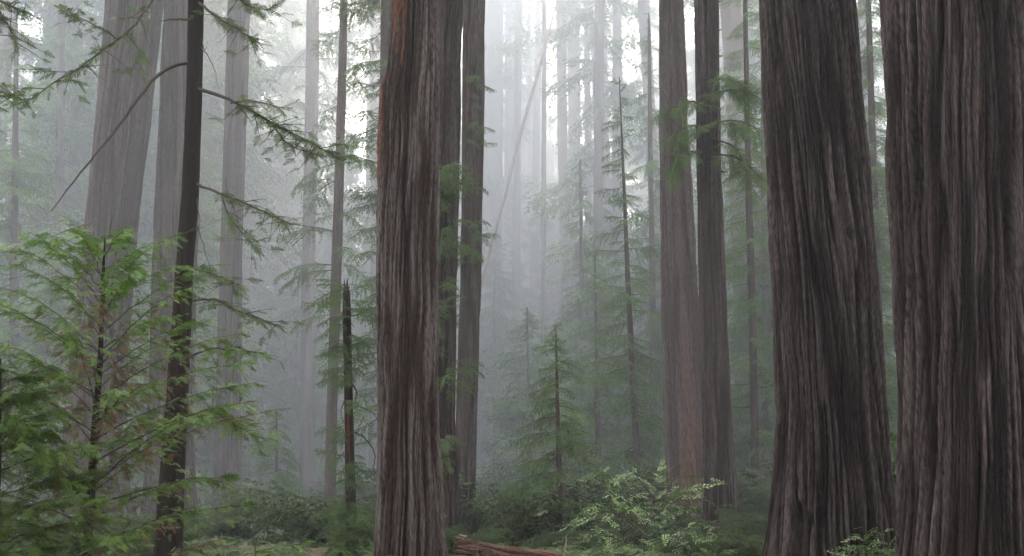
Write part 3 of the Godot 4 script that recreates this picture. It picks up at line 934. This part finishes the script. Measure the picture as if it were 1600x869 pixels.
# ---------------------------------------------------------------- the forest behind
func beside(px: float, far: float, near_far: float) -> String:
	var marks := [[-60, "beyond the border"], [30, "behind the border's dim conifers"], [85, "outside the broad pale trunk"], [150, "behind the broad pale trunk"], [225, "between the thickest pale trunks"], [285, "behind the thin black trunk"],
		[325, "between the straight pale trunks"], [365, "behind the glade's pale trunk"], [425, "in the open glade"], [482, "behind the faint straight glade trunk"], [525, "behind the thin leaning trunk"], [570, "behind the leafy conifer"], [640, "behind the shaggy middle trunk"],
		[715, "behind the middle cluster"], [775, "just past the middle cluster"], [815, "under the dead pole"], [855, "behind the short soft conifer"], [890, "by the faint dark trunk"], [930, "before the tall green conifer"], [978, "behind the tall green conifer"],
		[1015, "close by the reddish trunk"], [1060, "behind the reddish trunk"], [1110, "behind the grey trunk with stubs"], [1150, "beside the grey trunk with stubs"], [1190, "just beside the massive trunk"], [1270, "behind the massive trunk"], [1380, "in the slit between the giants"], [1500, "behind the thickest giant"], [1750, "beyond the thickest giant"], [1950, "far beyond the thickest giant"]]
	var best: Array = marks[0]
	for m in marks:
		if absf(m[0] - px) < absf(best[0] - px):
			best = m
	return (" deep in fog " if far > near_far else " ") + best[1]


func build_far_forest() -> void:
	rng.seed = 4102
	var protos := []
	for k in 4:
		var root := thing("distant_redwood", "x", "tree", Vector3.ZERO, "distant redwoods dissolving in fog")
		root.set_meta("stem", "distant_redwood")
		var h := 56.0
		var axis := [[-0.5, Vector3(0, -0.5, 0), 0.85], [6.0, Vector3(0.1, 6, 0), 0.66], [30.0, Vector3(rf(-0.5, 0.5), 30, 0), 0.42], [h, Vector3(rf(-1, 1), h, 0), 0.05]]
		var levels := PackedFloat32Array()
		for i in 57:
			levels.append(-0.5 + i * (h + 0.5) / 56.0)
		put("trunk", bark_mesh(axis, levels, 36, {"amp": 0.035, "fx": 2.6, "fy": 0.12, "seed": 60 + k, "ridge": Color(0.17, 0.14, 0.135), "inner_and_shade": Color(0.1, 0.075, 0.065), "flare": 0.25}), root)
		var t := {"root": root, "axis": axis, "base": Vector3(k * 7.3, 0, 0)}
		crown(t, "crown", spray.far, [10.0, 4.0, 18.0, 7.0][k], h, [130, 170, 110, 150][k], func(f): return 5.2 * (1.0 - 0.7 * f) + 0.5, DARK_GREEN, 2.6, -0.2, 0.2)
		protos.append(root)
	var kinds := ["distant redwood with thin branches", "distant redwood leafy to its foot", "distant redwood with a long bare trunk", "distant leafy redwood"]
	var first := [true, true, true, true]
	# [from px, to px, nearest, farthest, how many]: thin where the glade opens to the sky
	var zones := [[-250, 380, 55, 82, 19], [-350, 390, 85, 130, 24], [390, 600, 80, 135, 10], [600, 760, 80, 130, 8], [765, 905, 90, 140, 8], [905, 1250, 62, 95, 12], [905, 1300, 95, 135, 11], [1320, 1430, 60, 120, 6], [1450, 2100, 55, 110, 9]]
	for z in zones.size():
		var zn: Array = zones[z]
		for i in zn[4]:
			var far := rf(zn[2], zn[3])
			var px := rf(zn[0], zn[1])
			var p := at(px, 687, far)
			p.y = ground_y(p.x, p.z)
			var k := rng.randi() % 4
			var size := rf(0.8, 1.12)
			if first[k]:
				first[k] = false
				protos[k].position = p
				protos[k].rotation.y = rf(0, TAU)
				protos[k].set_meta("label", kinds[k] + beside(px, far, 88.0))
			else:
				copy(protos[k], kinds[k] + beside(px, far, 88.0), p, rf(0, TAU), Vector3(size, size * rf(0.9, 1.08), size))
	# middle storey conifers that fill the foot of the forest with soft green
	var conifers := []
	for k in 3:
		var root := thing("distant_conifer", "x", "tree", Vector3.ZERO, "soft green conifers under the distant redwoods")
		root.set_meta("stem", "distant_conifer")
		var h := 15.0
		var axis := [[-0.3, Vector3(0, -0.3, 0), 0.16], [h, Vector3(rf(-0.4, 0.4), h, 0), 0.015]]
		var levels := PackedFloat32Array()
		for i in 24:
			levels.append(-0.3 + i * (h + 0.3) / 23.0)
		put("trunk", bark_mesh(axis, levels, 14, {"amp": 0.008, "fx": 5.0, "seed": 70 + k, "ridge": Color(0.11, 0.085, 0.075), "inner_and_shade": Color(0.07, 0.05, 0.04)}), root)
		var t := {"root": root, "axis": axis, "base": Vector3(k * 5.1, 0, 0)}
		crown(t, "crown", spray.far, 0.8, h, 150, func(f): return 3.3 * (1.0 - 0.9 * f) + 0.25, MID_GREEN, 2.6, -0.1, 0.55)
		leader(t, spray.mid, MID_GREEN, 0.5)
		conifers.append(root)
	for i in 44:
		var far := rf(80, 135)
		var px: float = [rf(370, 620), rf(740, 920), rf(1325, 1420)][i % 3 if i % 9 == 2 else i % 2]
		var p := at(px, 687, far)
		p.y = ground_y(p.x, p.z)
		copy(conifers[i % 3], "tall far conifer" + beside(px, far, 108.0), p, rf(0, TAU), Vector3(1.7, rf(1.2, 2.0), 1.7)).set_meta("group", "tall conifers closing the glade")
	var said := ["soft green conifer", "drooping green conifer", "slim soft conifer"]
	first = [true, true, true]
	var bands := [[-200, 360, 42, 75, 20], [380, 600, 60, 90, 7], [770, 900, 60, 90, 7], [890, 1050, 46, 80, 9], [1115, 1225, 42, 75, 12], [1330, 1420, 42, 75, 6], [1480, 2000, 34, 75, 12]]
	for z in bands.size():
		var zn: Array = bands[z]
		for i in zn[4]:
			var far := rf(zn[2], zn[3])
			var px := rf(zn[0], zn[1])
			var p := at(px, 687, far)
			p.y = ground_y(p.x, p.z)
			var k := rng.randi() % 3
			var size := rf(0.55, 1.35)
			if first[k]:
				first[k] = false
				conifers[k].position = p
				conifers[k].set_meta("label", said[k] + beside(px, far, 60.0))
			else:
				copy(conifers[k], said[k] + beside(px, far, 60.0), p, rf(0, TAU), Vector3.ONE * size)


# ---------------------------------------------------------------- bushes and ferns
func bush(label: String, where: Vector3, high: float, wide: float, stems: int, sprays: int, kind: Array, col: Color, size: float, group := "bushes on the forest floor") -> Node3D:
	var root := thing("bush", label, "bush", where, group)
	root.set_meta("stem", "bush")
	var placed := []
	var tints := []
	for i in stems:
		var a := TAU * i / stems + rf(-0.3, 0.3)
		var o := Vector3(cos(a), 0, sin(a))
		var h := high * rf(0.6, 1.0)
		var pts := [Vector3(o.x * 0.04, -0.05, o.z * 0.04), o * wide * 0.2 + Vector3(0, h * 0.45, 0), o * wide * rf(0.4, 0.75) + Vector3(0, h * 0.85, 0), o * wide * rf(0.75, 1.0) + Vector3(0, h * rf(0.85, 1.0), 0)]
		var s := Soup.new()
		s.tube(pts, [0.016, 0.012, 0.008, 0.003], 5)
		put("stem", s.into(ArrayMesh.new(), M.wood), root)
		for j in sprays / stems:
			var f := pow(rf(0.12, 1.0), 0.7) * 3.0
			var k := clampi(int(f), 0, 2)
			var p: Vector3 = pts[k].lerp(pts[k + 1], f - k) + Vector3(rf(-1, 1), rf(-0.6, 0.5), rf(-1, 1)) * 0.16 * high
			placed.append(pose(p, rf(0, TAU), rf(-0.3, 0.5), size * rf(0.7, 1.2), rf(-0.4, 0.4)))
			tints.append(tint(col, 0.3))
	scatter("foliage", kind[rng.randi() % kind.size()], placed, tints, root)
	return root


func build_understory() -> void:
	rng.seed = 4103
	# the pale leaved shrub
	var p := at(1005, 869, 20.0)
	p.y = ground_y(p.x, p.z)
	var shrub := thing("leafy_shrub", "pale glossy leaved shrub with forked dark stem before the trunk pair", "shrub", p)
	var t := {"root": shrub, "base": p}
	var leaf := Color(0.105, 0.165, 0.042)
	var s := Soup.new()
	var pts := []
	for k in [[1010, 900], [1007, 868], [1006, 835]]:
		pts.append(at(k[0], k[1], 20.0) - p)
	pts.insert(0, Vector3(0.03, -0.1, 0))
	s.tube(pts, [0.035, 0.03, 0.026, 0.022], 6)
	put("stem", s.into(ArrayMesh.new(), M.wood), shrub)
	for path in [
		[[1006, 835], [996, 815], [985, 790], [960, 765]], [[1006, 835], [1014, 812], [1022, 780], [1030, 738]], [[1010, 822], [1030, 800], [1060, 780], [1076, 762]],
		[[998, 818], [970, 805], [935, 800], [902, 820]], [[985, 790], [965, 760], [945, 742], [930, 745]], [[1022, 780], [1000, 750], [990, 740], [975, 748]],
		[[1008, 850], [1040, 840], [1070, 828], [1112, 830]], [[1008, 855], [985, 850], [950, 838], [915, 832]], [[1014, 812], [1040, 790], [1050, 765], [1046, 745]],
		[[998, 818], [960, 790], [925, 790], [915, 795]], [[1007, 860], [1040, 860], [1075, 852], [1095, 846]], [[1007, 862], [975, 868], [945, 862], [925, 858]]]:
		var q := []
		var dz := rf(-0.9, 0.9)
		for i in path.size():
			q.append([path[i][0], path[i][1], 20.0 + dz * i / 3.0])
		limb(t, q, 0.012, spray.broad, 0.3, 15, 0.95, leaf)
	# the small bush at the foot of the massive trunk
	p = at(1352, 872, 21.0)
	p.y = ground_y(p.x, p.z)
	var small := thing("leafy_shrub", "small pale leafy shrub at the foot of the massive trunk", "shrub", p)
	t = {"root": small, "base": p}
	for path in [[[1355, 930], [1350, 880], [1340, 855], [1322, 870]], [[1355, 930], [1355, 875], [1352, 848], [1345, 840]], [[1355, 930], [1368, 880], [1385, 862], [1396, 850]], [[1356, 930], [1365, 890], [1380, 870], [1392, 868]], [[1354, 930], [1340, 890], [1325, 872], [1312, 876]]]:
		var q := []
		for i in path.size():
			q.append([path[i][0], path[i][1], 21.0 - 0.15 * i])
		limb(t, q, 0.01, spray.broad, 0.4, 22, 0.9, leaf * 0.95)
	# hanging dark foliage in the slit between the giants
	p = at(1392, 869, 25.5)
	p.y = ground_y(p.x, p.z)
	var nook := thing("young_redwood", "dark young redwood shrub tucked between the two giants", "shrub", p)
	t = {"root": nook, "base": p}
	for path in [[[1398, 869], [1396, 780], [1388, 712], [1352, 714]], [[1398, 869], [1397, 790], [1392, 730], [1368, 742]], [[1398, 869], [1397, 800], [1390, 775], [1358, 786]], [[1398, 869], [1398, 760], [1396, 690], [1384, 650]]]:
		var q := []
		for k in path:
			q.append([k[0], k[1], 25.4])
		limb(t, q, 0.012, spray.fine, 0.5, 40, 0.9, MID_GREEN)

	# bushes: [px, distance, height, width, colour, label]
	var places := [
		[420, 34, 0.9, 1.1, "low green bush at the foot of the pale trunk by the glade"], [470, 44, 1.0, 1.3, "rounded bush at the foot of the faint glade trunk"],
		[455, 38, 0.8, 1.2, "bush between the faint glade trunk and the pale trunk"], [505, 33, 0.7, 1.0, "leafy bush before the thin leaning trunk's base"], [575, 30, 1.5, 1.0, "bush between the snag and the shaggy middle trunk"],
		[595, 40, 2.2, 1.4, "taller bush behind the snag's foot"], [755, 36, 0.9, 1.0, "bush behind the fallen log's broken end"], [790, 44, 1.5, 1.4, "bush under the short soft conifer beyond the log"], [830, 38, 1.1, 1.3, "bush beside the thin dark conifer stem beyond the log"],
		[850, 46, 2.4, 1.6, "dim bush in fog behind the dark conifer stem"], [905, 33, 1.0, 1.2, "dark bush right behind the pale leaved shrub"], [940, 38, 1.5, 1.5, "bush at the foot of the tall green conifer"], [975, 30, 0.9, 1.2, "dark bush in the middle behind the pale shrub"],
		[1030, 42, 1.6, 1.4, "bush behind the reddish trunk's base"], [1075, 28, 0.7, 1.0, "bush close before the reddish trunk's base"], [1160, 29, 1.6, 1.1, "dark bush between the trunk pair and the massive trunk"], [1180, 34, 2.8, 1.5, "tall dark bush behind the gap beside the massive trunk"],
		[1150, 26, 0.8, 0.9, "low dark bush at the grey trunk's foot"], [1195, 40, 3.4, 1.6, "tallest dim bush beside the massive trunk"], [715, 28, 1.0, 0.7, "small bush in the nook at the middle cluster's foot"], [330, 32, 1.4, 1.2, "bush behind the sapling by the pale trunk's base"],
		[200, 30, 1.5, 1.3, "bush under the sapling between two pale trunks"], [60, 28, 1.6, 1.5, "bush under the sapling near the border"], [130, 26, 1.3, 1.2, "dark bush around the sapling's foot"], [265, 27, 1.4, 1.0, "bush at the thin black trunk's foot"], [535, 45, 1.8, 1.6, "dim bush far back between glade trunk and snag"],
		[400, 52, 2.0, 2.0, "dim bush far back at the glade's edge"], [640, 50, 2.0, 2.0, "dim bush hidden behind the middle trunk"], [895, 29, 0.7, 0.9, "low bush just past the log's near end"], [1120, 38, 1.4, 1.2, "bush seen behind the grey trunk of the pair"]]
	for k in places:
		p = at(k[0], 687, k[1])
		p.y = ground_y(p.x, p.z)
		var g: Color = MID_GREEN * rf(0.45, 0.75)
		bush(k[4], p, k[2] * 0.75, k[3], 7, 90, spray.broad if rng.randf() < 0.5 else spray.mid, g, 1.6 if k[1] > 30 else 1.1) if rng.randf() < 0.4 else bush(k[4], p, k[2] * 0.75, k[3], 7, 64, spray.mid, g, 0.34)
	# ferns and low growth nobody could count
	var placed := [[], []]
	var tints := [[], []]
	for i in 4200:
		var far := 16.0 + 75.0 * pow(rng.randf(), 1.5)
		var q := at(rf(-150, 1750), 687, far)
		q.y = ground_y(q.x, q.z)
		if noise_c.get_noise_2d(q.x * 0.2, q.z * 0.2) < -0.5:
			continue
		placed[i % 2].append(pose(q, rf(0, TAU), 0.0, rf(0.5, 1.25)))
		tints[i % 2].append(tint(MID_GREEN * 0.75, 0.4))
	for k in 2:
		var o := scatter("fern_undergrowth", spray.fern[k], placed[k], tints[k], self)
		o.name = numbered("fern_undergrowth")
		tag(o, "ferns covering the forest floor between the trunks", "undergrowth", "fern undergrowth", "stuff")


# ---------------------------------------------------------------- the bright sapling
func build_sapling() -> void:
	rng.seed = 4104
	var far := 13.5
	var base := at(134, 1000, far)
	base.y = ground_y(base.x, base.z)
	var t := outlined("redwood_sapling", "bright green redwood sapling with dark stem and rusty dead sprays", far,
		[[372, 163, 165], [435, 158, 163], [560, 153, 161], [650, 144, 155], [760, 136, 149], [869, 128, 143], [1000, 124, 142]], 0.0, 28,
		{"amp": 0.005, "fx": 8.0, "fy": 0.8, "seed": 50, "ridge": Color(0.05, 0.032, 0.028), "inner_and_shade": Color(0.032, 0.02, 0.018), "flare": 0.2, "step": 0.06}, "")
	var h: float = t.height
	var made := 0
	for i in 74:
		var f := (i + rf(0.0, 0.8)) / 74.0
		var y := lerpf(h * 0.14, h * 0.985, f)
		var ax := on_axis(t, y)
		var a := i * 2.4 + rf(-0.5, 0.5)
		var long := (2.5 * pow(1.0 - f, 0.5) + 0.12) * rf(0.75, 1.1)
		var o := Vector3(cos(a), 0, sin(a))
		var up := lerpf(0.22, 1.0, f) + rf(-0.18, 0.2)
		var p1: Vector3 = ax[0] + o * long * 0.35 + Vector3(0, long * 0.35 * up, 0)
		var p2: Vector3 = ax[0] + o * long * 0.7 + Vector3(0, long * 0.7 * up * 0.85, 0)
		var p3: Vector3 = ax[0] + o * long + Vector3(0, long * up * 0.7, 0)
		var dead := rf(0.0, 1.0) < 0.1 * (1.0 - f)
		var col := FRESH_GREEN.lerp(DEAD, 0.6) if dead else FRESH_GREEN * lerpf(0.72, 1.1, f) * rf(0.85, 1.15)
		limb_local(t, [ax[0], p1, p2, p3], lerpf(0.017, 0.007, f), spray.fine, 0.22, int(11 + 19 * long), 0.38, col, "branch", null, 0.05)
		# rusty sprays inside the crown
		if f < 0.75:
			var placed := []
			var tints := []
			for j in 14:
				var q: Vector3 = ax[0].lerp(p2, rf(0.15, 0.9))
				placed.append(pose(q - Vector3(0, rf(0.0, 0.12), 0), -a + rf(-1.2, 1.2), rf(-0.7, 0.1), rf(0.2, 0.42), rf(-0.9, 0.9)))
				tints.append(tint(DEAD * 1.15, 0.4))
			scatter("dead_foliage", spray.fine[i % 3], placed, tints, t.root)
	# a second, lower sapling that fills the corner
	t = outlined("redwood_sapling", "low green redwood sapling in the bottom corner by the border", 12.0,
		[[560, 0, 2], [700, -6, 2], [869, -14, -2], [1000, -18, -2]], 0.0, 20,
		{"amp": 0.004, "fx": 8.0, "fy": 0.8, "seed": 51, "ridge": Color(0.05, 0.034, 0.028), "inner_and_shade": Color(0.032, 0.02, 0.018), "step": 0.1}, "")
	h = t.height
	for i in 34:
		var f := (i + rf(0.0, 0.8)) / 34.0
		var ax := on_axis(t, lerpf(h * 0.1, h * 0.98, f))
		var a := i * 2.4 + rf(-0.5, 0.5)
		var long := (1.5 * pow(1.0 - f, 0.75) + 0.2) * rf(0.75, 1.1)
		var o := Vector3(cos(a), 0, sin(a))
		var up := lerpf(0.05, 0.6, f)
		limb_local(t, [ax[0], ax[0] + o * long * 0.5 + Vector3(0, long * 0.5 * up, 0), ax[0] + o * long + Vector3(0, long * up * 0.75, 0)], 0.012, spray.fine, 0.2, int(12 + 28 * long), 0.6, FRESH_GREEN * rf(0.5, 0.85) if rng.randf() > 0.07 else DEAD * 0.8)


# ---------------------------------------------------------------- unseen trunkless boughs, added to shade the grove
func build_shade_boughs() -> void:
	rng.seed = 4105
	var placed := []
	var tints := []
	for i in 5200:
		var p := Vector3(rf(-75, 75), 0, rf(-48, 48))
		p.y = rf(20, 44)
		if p.z < -14.0 and rng.randf() < 0.7:   # thinned over the glade so light reaches the mist
			continue
		# stay above everything the camera sees
		if p.z < -4.0 and p.y < 7.0 - p.z * 0.52:
			continue
		placed.append(pose(p, rf(0, TAU), rf(-0.4, 0.2), rf(1.3, 2.4), rf(-0.4, 0.4)))
		tints.append(tint(DARK_GREEN))
	for i in 2600:   # more loose boughs added behind and beside the viewer to block light
		var a := rf(-0.62, PI + 0.62)
		var r := rf(34, 60)
		placed.append(pose(Vector3(cos(a) * r * 1.25, rf(0.5, 30), sin(a) * r), rf(0, TAU), rf(-0.4, 0.2), rf(1.3, 2.2), rf(-0.4, 0.4)))
		tints.append(tint(DARK_GREEN))
	var keep := []
	var keep_t := []
	for i in placed.size():
		var p: Vector3 = placed[i].origin
		if p.z < -6.0 and absf(p.x) < 4.0 - p.z * 0.62 and p.y < 7.0 - p.z * 0.52:
			continue
		keep.append(placed[i])
		keep_t.append(tints[i])
	var o := scatter("added_shade_boughs", spray.far[0], keep, keep_t, self)
	o.name = numbered("added_shade_boughs")
	tag(o, "unseen trunkless redwood boughs added overhead and behind as shade", "canopy", "", "stuff")


# ---------------------------------------------------------------- log, sticks
func build_small_things() -> void:
	rng.seed = 4106
	# the fallen log
	var a := at(718, 857, 27.0)
	var b := at(960, 898, 21.0)
	var dir := (b - a).normalized()
	var long := a.distance_to(b) + 3.0
	var u := dir.cross(Vector3.UP).normalized()
	var w := u.cross(dir)
	var root := thing("fallen_log", "fallen reddish log with a splintered end beyond the shaggy middle trunk", "log", a)
	var axis := [[0.0, Vector3.ZERO, 0.21], [long, dir * long, 0.27]]
	var levels := PackedFloat32Array()
	var y := 0.0
	while y < long:
		levels.append(y)
		y += 0.07
	put("trunk", bark_mesh(axis, levels, 120, {"amp": 0.045, "fx": 3.0, "fy": 0.3, "twist": 0.02, "seed": 80, "ridge": Color(0.19, 0.115, 0.09), "inner_and_shade": Color(0.085, 0.045, 0.036), "flare": 0.0}, u, w), root)
	var end := Soup.new()
	for k in 24:
		var ang := TAU * k / 24.0
		end.tri(Vector3.ZERO + dir * 0.08, (u * cos(ang) + w * sin(ang)) * 0.2, (u * cos(ang + TAU / 24) + w * sin(ang + TAU / 24)) * 0.2, Color.WHITE)
	put("broken_end", end.into(ArrayMesh.new(), M.pale), root)
	for k in [[0.0, 0.26, 0.35], [0.12, 0.30, 0.3], [-0.15, 0.22, 0.25], [0.05, 0.16, 0.2], [-0.06, 0.33, 0.28]]:
		var s := Soup.new()
		var p: Vector3 = u * k[0] + w * k[1] * 0.85 + dir * 0.3
		s.tube([p, p - dir * (0.3 + k[2] * 0.5) + w * 0.03, p - dir * (0.3 + k[2]) + w * 0.02], [0.045, 0.03, 0.004], 5)
		put("splinter", s.into(ArrayMesh.new(), M.pale), root)
	# sticks
	for k in [[[[744, 880, 24.5], [746, 858, 24.3], [750, 843, 24.2]], 0.022, "pale broken stick standing against the fallen log"],
		[[[352, 861, 17.0], [372, 860, 17.2], [398, 872, 17.4]], 0.014, "pale curved stick low in front of the glade trunks"],
		[[[882, 870, 22.0], [884, 852, 22.1], [885, 838, 22.2]], 0.025, "pale peeled stick at the dark conifer stem beside the log"]]:
		var p: Vector3 = at(k[0][0][0], k[0][0][1], k[0][0][2])
		p.y = ground_y(p.x, p.z)
		var root2 := thing("dry_stick", k[2], "stick", p, "dry sticks on the forest floor")
		var pts := [p + Vector3(0, -0.05, 0)]
		for q in k[0]:
			pts.append(at(q[0], q[1], q[2]))
		var s := Soup.new()
		var loc := []
		for q in pts:
			loc.append(q - p)
		s.tube(loc, [k[1], k[1], k[1] * 0.8, k[1] * 0.5], 6)
		put("stick", s.into(ArrayMesh.new(), M.pale), root2)
	var base := at(398, 869, 22.0)
	base.y = ground_y(base.x, base.z)
	var stem := thing("dead_sapling", "thin bare dark stem rising by the glade's near edge", "sapling", base)
	limb({"root": stem, "base": base}, [[399, 900, 22.0], [397, 830, 22.0], [393, 790, 22.0], [391, 765, 22.0]], 0.022, spray.fine, 1.0, 0, 1.0, DEAD, "stalk")
	limb({"root": stem, "base": base}, [[397, 852, 22.0], [404, 845, 22.0], [403, 862, 22.0]], 0.014, spray.fine, 1.0, 0, 1.0, DEAD, "side_shoot")


# ---------------------------------------------------------------- the mist that hangs behind the first trunks
func build_mist() -> void:
	for k in [[25.5, 0.004], [31.0, 0.0035], [40.0, 0.0045]]:
		var f := FogVolume.new()
		f.name = numbered("mist")
		f.shape = RenderingServer.FOG_VOLUME_SHAPE_BOX
		f.size = Vector3(300, 64, 160.0 - k[0])
		f.position = Vector3(0, 30, -(160.0 + k[0]) / 2.0)
		var m := FogMaterial.new()
		m.resource_name = "mist"
		m.albedo = Color(0.965, 0.972, 1.0)
		m.density = k[1]
		f.material = m
		add_child(f)
		tag(f, "pale morning mist hanging between the far trunks", "mist", "morning mist", "stuff")
	# a thicker patch that the opening in the treetops lights from above
	var g := FogVolume.new()
	g.name = numbered("mist")
	g.shape = RenderingServer.FOG_VOLUME_SHAPE_ELLIPSOID
	g.size = Vector3(26, 44, 46)
	g.position = Vector3(1.5, 30, -68)
	var gm := FogMaterial.new()
	gm.resource_name = "mist_patch"
	gm.albedo = Color(0.98, 0.98, 0.98)
	gm.density = 0.013
	g.material = gm
	add_child(g)
	tag(g, "brighter patch of mist drifting in the open glade", "mist", "morning mist", "stuff")
